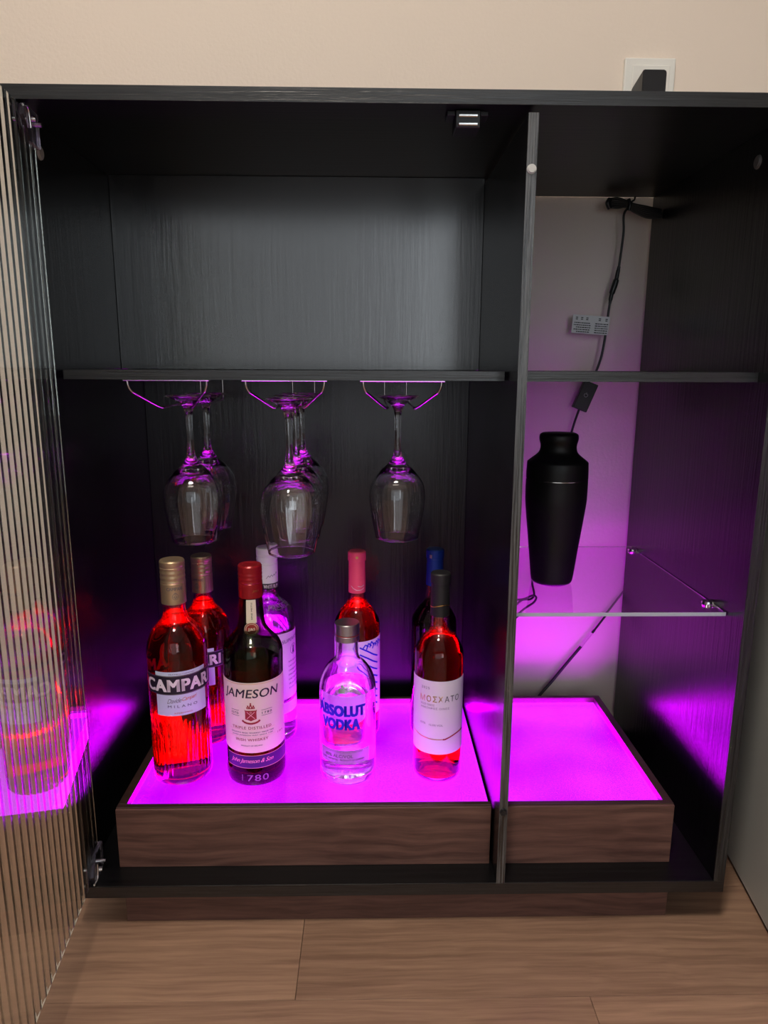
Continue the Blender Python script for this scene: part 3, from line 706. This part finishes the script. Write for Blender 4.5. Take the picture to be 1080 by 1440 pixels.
text_cyl('lettering', 'Μ', r+.0005, -44, -31, .1415, .0098, 'rose_ink', lab, .006)
text_cyl('lettering', 'ΟΣΧ', r+.0005, -27, 11, .1415, .0098, 'brass', lab, .006, 0, 1.25)
text_cyl('lettering', 'ΑΤΟ', r+.0005, 15, 53, .1415, .0098, 'grey_ink', lab, .006, 0, 1.2)
text_cyl('lettering', 'ΡΟΖΕ ΟΙΝΟΣ', r+.0004, -42, -8, .1315, .0032, 'grey_ink', lab, 0, 0, 1.15)
text_cyl('lettering', 'ΗΜΙΞΗΡΟΣ ΟΙΝΟΣ', r+.0004, -42, 27, .1262, .0032, 'grey_ink', lab, 0, 0, 1.15)
text_cyl('lettering', '0,75L', r+.0004, -43, -28, .0995, .0036, 'grey_ink', lab)
text_cyl('lettering', '12,5% VOL', r+.0004, -20, 12, .0985, .0036, 'grey_ink', lab)
wv = [(math.radians(a)*r, .0035-.0075*math.sin(math.radians((a+88)*1.05))+.0030*math.sin(math.radians((a-20)*3.2))*(a > 15)) for a in range(-87, 84, 4)]
polys('gold_wave', stroke(wv[:26], .0012), 'brass', lab, (r+.0004, 0, .0790))
polys('dark_wave', stroke(wv[25:], .0022), 'red_ink', lab, (r+.0004, 0, .0790))

ro, rc_ = wine((.4003, .2790), 'rose wine bottle with pink capsule behind the vodka', 'rosewine', 'pink_cap', .0388, .3305, .2440, .2590)
polys('gold_mark', [disc(0, 0, .0024, 10)], 'brass', rc_, (.0156, 0, .3220))
polys('white_curve', stroke([(-.012, .008), (-.008, .004), (-.002, .001), (.006, .001), (.012, .004)], .0008)+stroke([(.000, .008), (.006, .0065), (.012, .009)], .0008), 'white_ink', rc_, (.0150, 5, .2640))
r = .0388+.0004
lab = wrap('label', r, -85, 88, .0450, .1800, 'lilac_paper', ro, 40, lambda t: .004*t)
rows = []
for k in range(8):
    y0 = .052-.0125*k
    rows += stroke([(.004, y0+.012), (.018, y0+.004), (.030, y0-.004), (.042, y0-.010)], .0026)
for k in range(7):
    rows += stroke([(.010+.006*k, .062-.003*(k % 2)), (.014+.006*k, .068+.002*(k % 3)), (.020+.006*k, .064)], .0022)
polys('vineyard_print', rows, 'blue_ink', lab, (r+.0004, 0, .1080))

bl, bc = wine((.5330, .2800), 'dark wine bottle with blue capsule behind the pale-labelled wine', 'darkwine', 'blue_cap', .0388, .3340, .2440, .2710)
polys('silver_mark', [[(-.0022, -.003), (.0022, -.003), (.0022, .003), (-.0022, .003)]], 'silver', bc, (.0157, -28, .3230))
lab = wrap('label', .0392, -40, 95, .0500, .1700, 'navy_ink', bl, 36)

# ------------------------------------------------------------------ cocktail shaker on the glass shelf
sk = empty('cocktail_shaker', (.707, .184, GZ), 'matte black cocktail shaker standing on the glass shelf', 'shaker')
SB = [(.0200, 0.)] + [(p.x, p.y) for p in catmull([(.0262, .0004, 0), (.0300, .0030, 0), (.0322, .0100, 0), (.0350, .0340, 0), (.0384, .0640, 0), (.0425, .0990, 0), (.0455, .1260, 0), (.0462, .1400, 0), (.0461, .1640, 0)], 5)]
lathe('body', [(0, 0)] + SB + [(.0440, .1642), (0, .1642)], 'black_matte', sk, 72, None, 45)
lathe('seam_ring', [(.0430, .1641), (.0458, .1641), (.0458, .1652), (.0430, .1652)], 'chrome', sk, 72, None, 30)
lathe('lid', [(0, .1653), (.0440, .1653), (.0461, .1655), (.0459, .1780), (.0454, .1890), (.0448, .1905)] + [(p.x, p.y) for p in catmull([(.0400, .1945, 0), (.0330, .2000, 0), (.0285, .2050, 0), (.0268, .2110, 0), (.0270, .2165, 0), (.0284, .2215, 0), (.0290, .2260, 0), (.0282, .2310, 0), (.0250, .2335, 0)], 4)] + [(0, .2340)], 'black_matte', sk, 72, None, 60)

# ------------------------------------------------------------------ socket, adapter, cable
so = empty('wall_socket', (.894, YW, 1.20), 'white wall socket with square frame above the cabinet', 'socket')
sx0, sx1, sz1 = .851-.894, .937-.894, 1.2474-1.20
box('frame', sx0, sx1, -.009, 0, sz1-.086, sz1, 'white_plastic', so, .0018, 2)
box('insert', sx0+.013, sx1-.010, -.0115, -.0088, sz1-.074, sz1-.012, 'white_plastic', so, .0012, 2)
q0, q1 = at(905, 97, 'Y', .385), at(938.5, 97, 'Y', .385); pxc = (q0.x+q1.x)/2; pw = (q1.x-q0.x)/2
pa = empty('power_adapter', (pxc, YW-.012, q0.z-.034), 'black plug-in power adapter in the wall socket', 'adapter')
bm = bmesh.new()
pr_ = [(-pw, -.034), (pw, -.034), (pw, .031), (pw-.003, .034), (-pw+.001, .034), (-pw, .033)]
f_ = [bm.verts.new((x, .385-(YW-.012), z)) for x, z in pr_]
pb = [(-pw-.003, -.034), (pw+.001, -.034), (pw+.001, .026), (pw-.003, .031), (-pw+.008, .031), (-pw-.003, .019)]
b_ = [bm.verts.new((x, 0, z)) for x, z in pb]
bm.faces.new(f_); bm.faces.new(b_[::-1])
for i in range(6): bm.faces.new((f_[i], b_[i], b_[(i+1) % 6], f_[(i+1) % 6]))
bmesh.ops.recalc_face_normals(bm, faces=bm.faces); bmesh.ops.bevel(bm, geom=list(bm.edges), offset=.0012, segments=2, affect='EDGES')
from_bm(bm, 'housing', 'black_plastic', pa)

pc = empty('power_cable', (.80, .425, ZB), 'black power cable with inline switch hanging behind the right compartment', 'cable')
def wpt(u, v, yy): return at(u, v, 'Y', yy)-Vector((.80, .425, ZB))
# bundled slack tied under the top panel
for k in range(6):
    j = lambda s: (random.random()-.5)*s
    pts = [wpt(857+j(4), 281+k*2.0, .405), wpt(868+j(3), 279+k*2.6, .400), wpt(880, 283+k*1.6, .398), wpt(893, 288+k*2.0, .396), wpt(908, 291+k*2.8, .392), wpt(921, 294+k*2.4, .386), wpt(931+j(2), 296+k*1.8, .380)]
    tube('bundled_cord', pts, .0024, 'black_plastic', pc, 6, 4)
for u in (857.5, 930.5):
    tube('cord_bend', [wpt(u, 280, .398), wpt(u+(-3 if u < 900 else 3), 286, .396), wpt(u, 293, .398)], .0040, 'black_plastic', pc, 8, 4)
tube('cable_tie', [wpt(884, 280, .392), wpt(886, 288, .390), wpt(884, 296, .392)], .0030, 'black_plastic', pc, 8, 4)
tube('cord', [wpt(893, 277, .41), wpt(892, 281, .405), wpt(888, 284, .400), wpt(884, 290, .40)], .0016, 'black_plastic', pc, 8, 5)
tube('cord', [wpt(886, 290, .398), wpt(880, 296, .405), wpt(877, 305, .41), wpt(877, 325, .413), wpt(874, 350, .415), wpt(870, 378, .415)], .0020, 'black_plastic', pc, 8, 6)
tube('connector', [wpt(870.5, 375, .415), wpt(868.5, 384, .415), wpt(866.5, 394, .415), wpt(864, 402, .415), wpt(860, 414, .415), wpt(857.5, 427, .415)], [.0028, .0034, .0036, .0050, .0052, .0050, .0036, .0026], 'black_plastic', pc, 10, 6)
tube('cord', [wpt(858, 424, .415), wpt(855.5, 440, .415), wpt(853, 460, .415), wpt(850, 480, .416), wpt(846, 500, .417), wpt(840, 518, .418), wpt(833, 534, .418)], .0022, 'black_plastic', pc, 8, 6)
tube('cord', [wpt(815.5, 573, .418), wpt(811, 585, .42), wpt(806, 600, .422), wpt(801, 620, .424), wpt(790, 680, .426), wpt(772, 760, .427), wpt(750, 800, .427), wpt(748, 820, .426), wpt(751, 838, .424), wpt(746, 845, .415), wpt(735, 846, .41), wpt(727, 852, .41), wpt(720, 858, .41)], .0021, 'black_plastic', pc, 8, 6)
tube('cord', [wpt(722, 846, .415), wpt(736, 845, .413), wpt(749, 840, .412), wpt(754, 843, .412), wpt(750, 850, .414), wpt(738, 858, .416), wpt(724, 870, .418), wpt(716, 876, .42)], .0021, 'black_plastic', pc, 8, 6)
# inline switch
sw0, sw1 = wpt(831, 538, .418), wpt(814, 576, .418)
ax = (sw1-sw0).normalized(); sd = ax.cross(Vector((0, 1, 0))).normalized(); L_ = (sw1-sw0).length
bm = bmesh.new(); bm_box(bm, -.0135, .0135, -.006, .006, -L_/2, L_/2, .0012, 2)
Rm = Matrix((sd, Vector((0, 1, 0)), ax)).transposed().to_4x4(); bm.transform(Matrix.Translation((sw0+sw1)/2) @ Rm)
sw = from_bm(bm, 'inline_switch', 'black_plastic', pc)
bm = bmesh.new()
for p in ring(0, 0, .0030, .0037, 20, 120, 420)+stroke([(0, .0008), (0, .0048)], .0007):
    bm.faces.new([bm.verts.new((x, -.0063, z)) for x, z in p])
bm.transform(Matrix.Translation((sw0+sw1)/2+Vector((0, 0, .002))) @ Matrix.Rotation(math.radians(14), 4, 'Y'))
from_bm(bm, 'power_symbol', 'rubber', sw)
# white tag with small print
tg = [wpt(805.5, 442, .416), wpt(857.5, 446, .414), wpt(853.5, 471.5, .414), wpt(802.5, 468, .416)]
bm = bmesh.new(); fr = [bm.verts.new(p+Vector((0, -.0030, 0))) for p in tg]; bk = [bm.verts.new(p+Vector((0, -.0024, 0))) for p in tg]
bm.faces.new(fr[::-1]); bm.faces.new(bk)
for i in range(4): bm.faces.new((fr[i], bk[i], bk[(i+1) % 4], fr[(i+1) % 4]))
bmesh.ops.recalc_face_normals(bm, faces=bm.faces); tgo = from_bm(bm, 'cable_tag', 'white_paper', pc)
bm = bmesh.new()
def tq(s, t): return tg[0].lerp(tg[1], s).lerp(tg[3].lerp(tg[2], s), t)+Vector((0, -.0033, 0))
def bar(s0, s1, t0, t1): bm.faces.new([bm.verts.new(tq(*c_)) for c_ in ((s0, t0), (s1, t0), (s1, t1), (s0, t1))])
for c0, c1 in ((.04, .50), (.60, .97)):
    for i, t0 in enumerate((.40, .52, .64, .76, .88)):
        s = c0+(.10*random.random() if c0 < .3 else .02)
        while s < c1-.02:
            e_ = min(c1, s+.02+.05*random.random()); bar(s, e_, t0, t0+.055); s = e_+.012
for s0 in (.08, .22, .36, .70, .88):
    for i in range(2): bar(s0, s0+.06, .12+.09*i, .17+.09*i)
from_bm(bm, 'small_print', 'ink', tgo)
# led lead running down to the tray
le = empty('led_lead', (.76, .430, ZB), 'thin dark cable running diagonally from the side panel to the tray', 'cable')
def lpt(u, v, yy): return at(u, v, 'Y', yy)-Vector((.76, .430, ZB))
tube('cord', [lpt(886, 822, .434), lpt(872, 840, .433), lpt(850, 868, .431), lpt(833, 890, .430)], .0020, 'black_plastic', le, 8, 6)
tube('clear_joint', [lpt(836, 886, .430), lpt(825, 899, .430), lpt(815, 912, .430)], .0026, 'clear_plastic', le, 8, 5)
tube('cord', [lpt(817, 909, .430), lpt(795, 935, .429), lpt(776, 958, .427), lpt(762, 974, .424), lpt(752, 986, .420)], .0030, 'black_plastic', le, 8, 6)
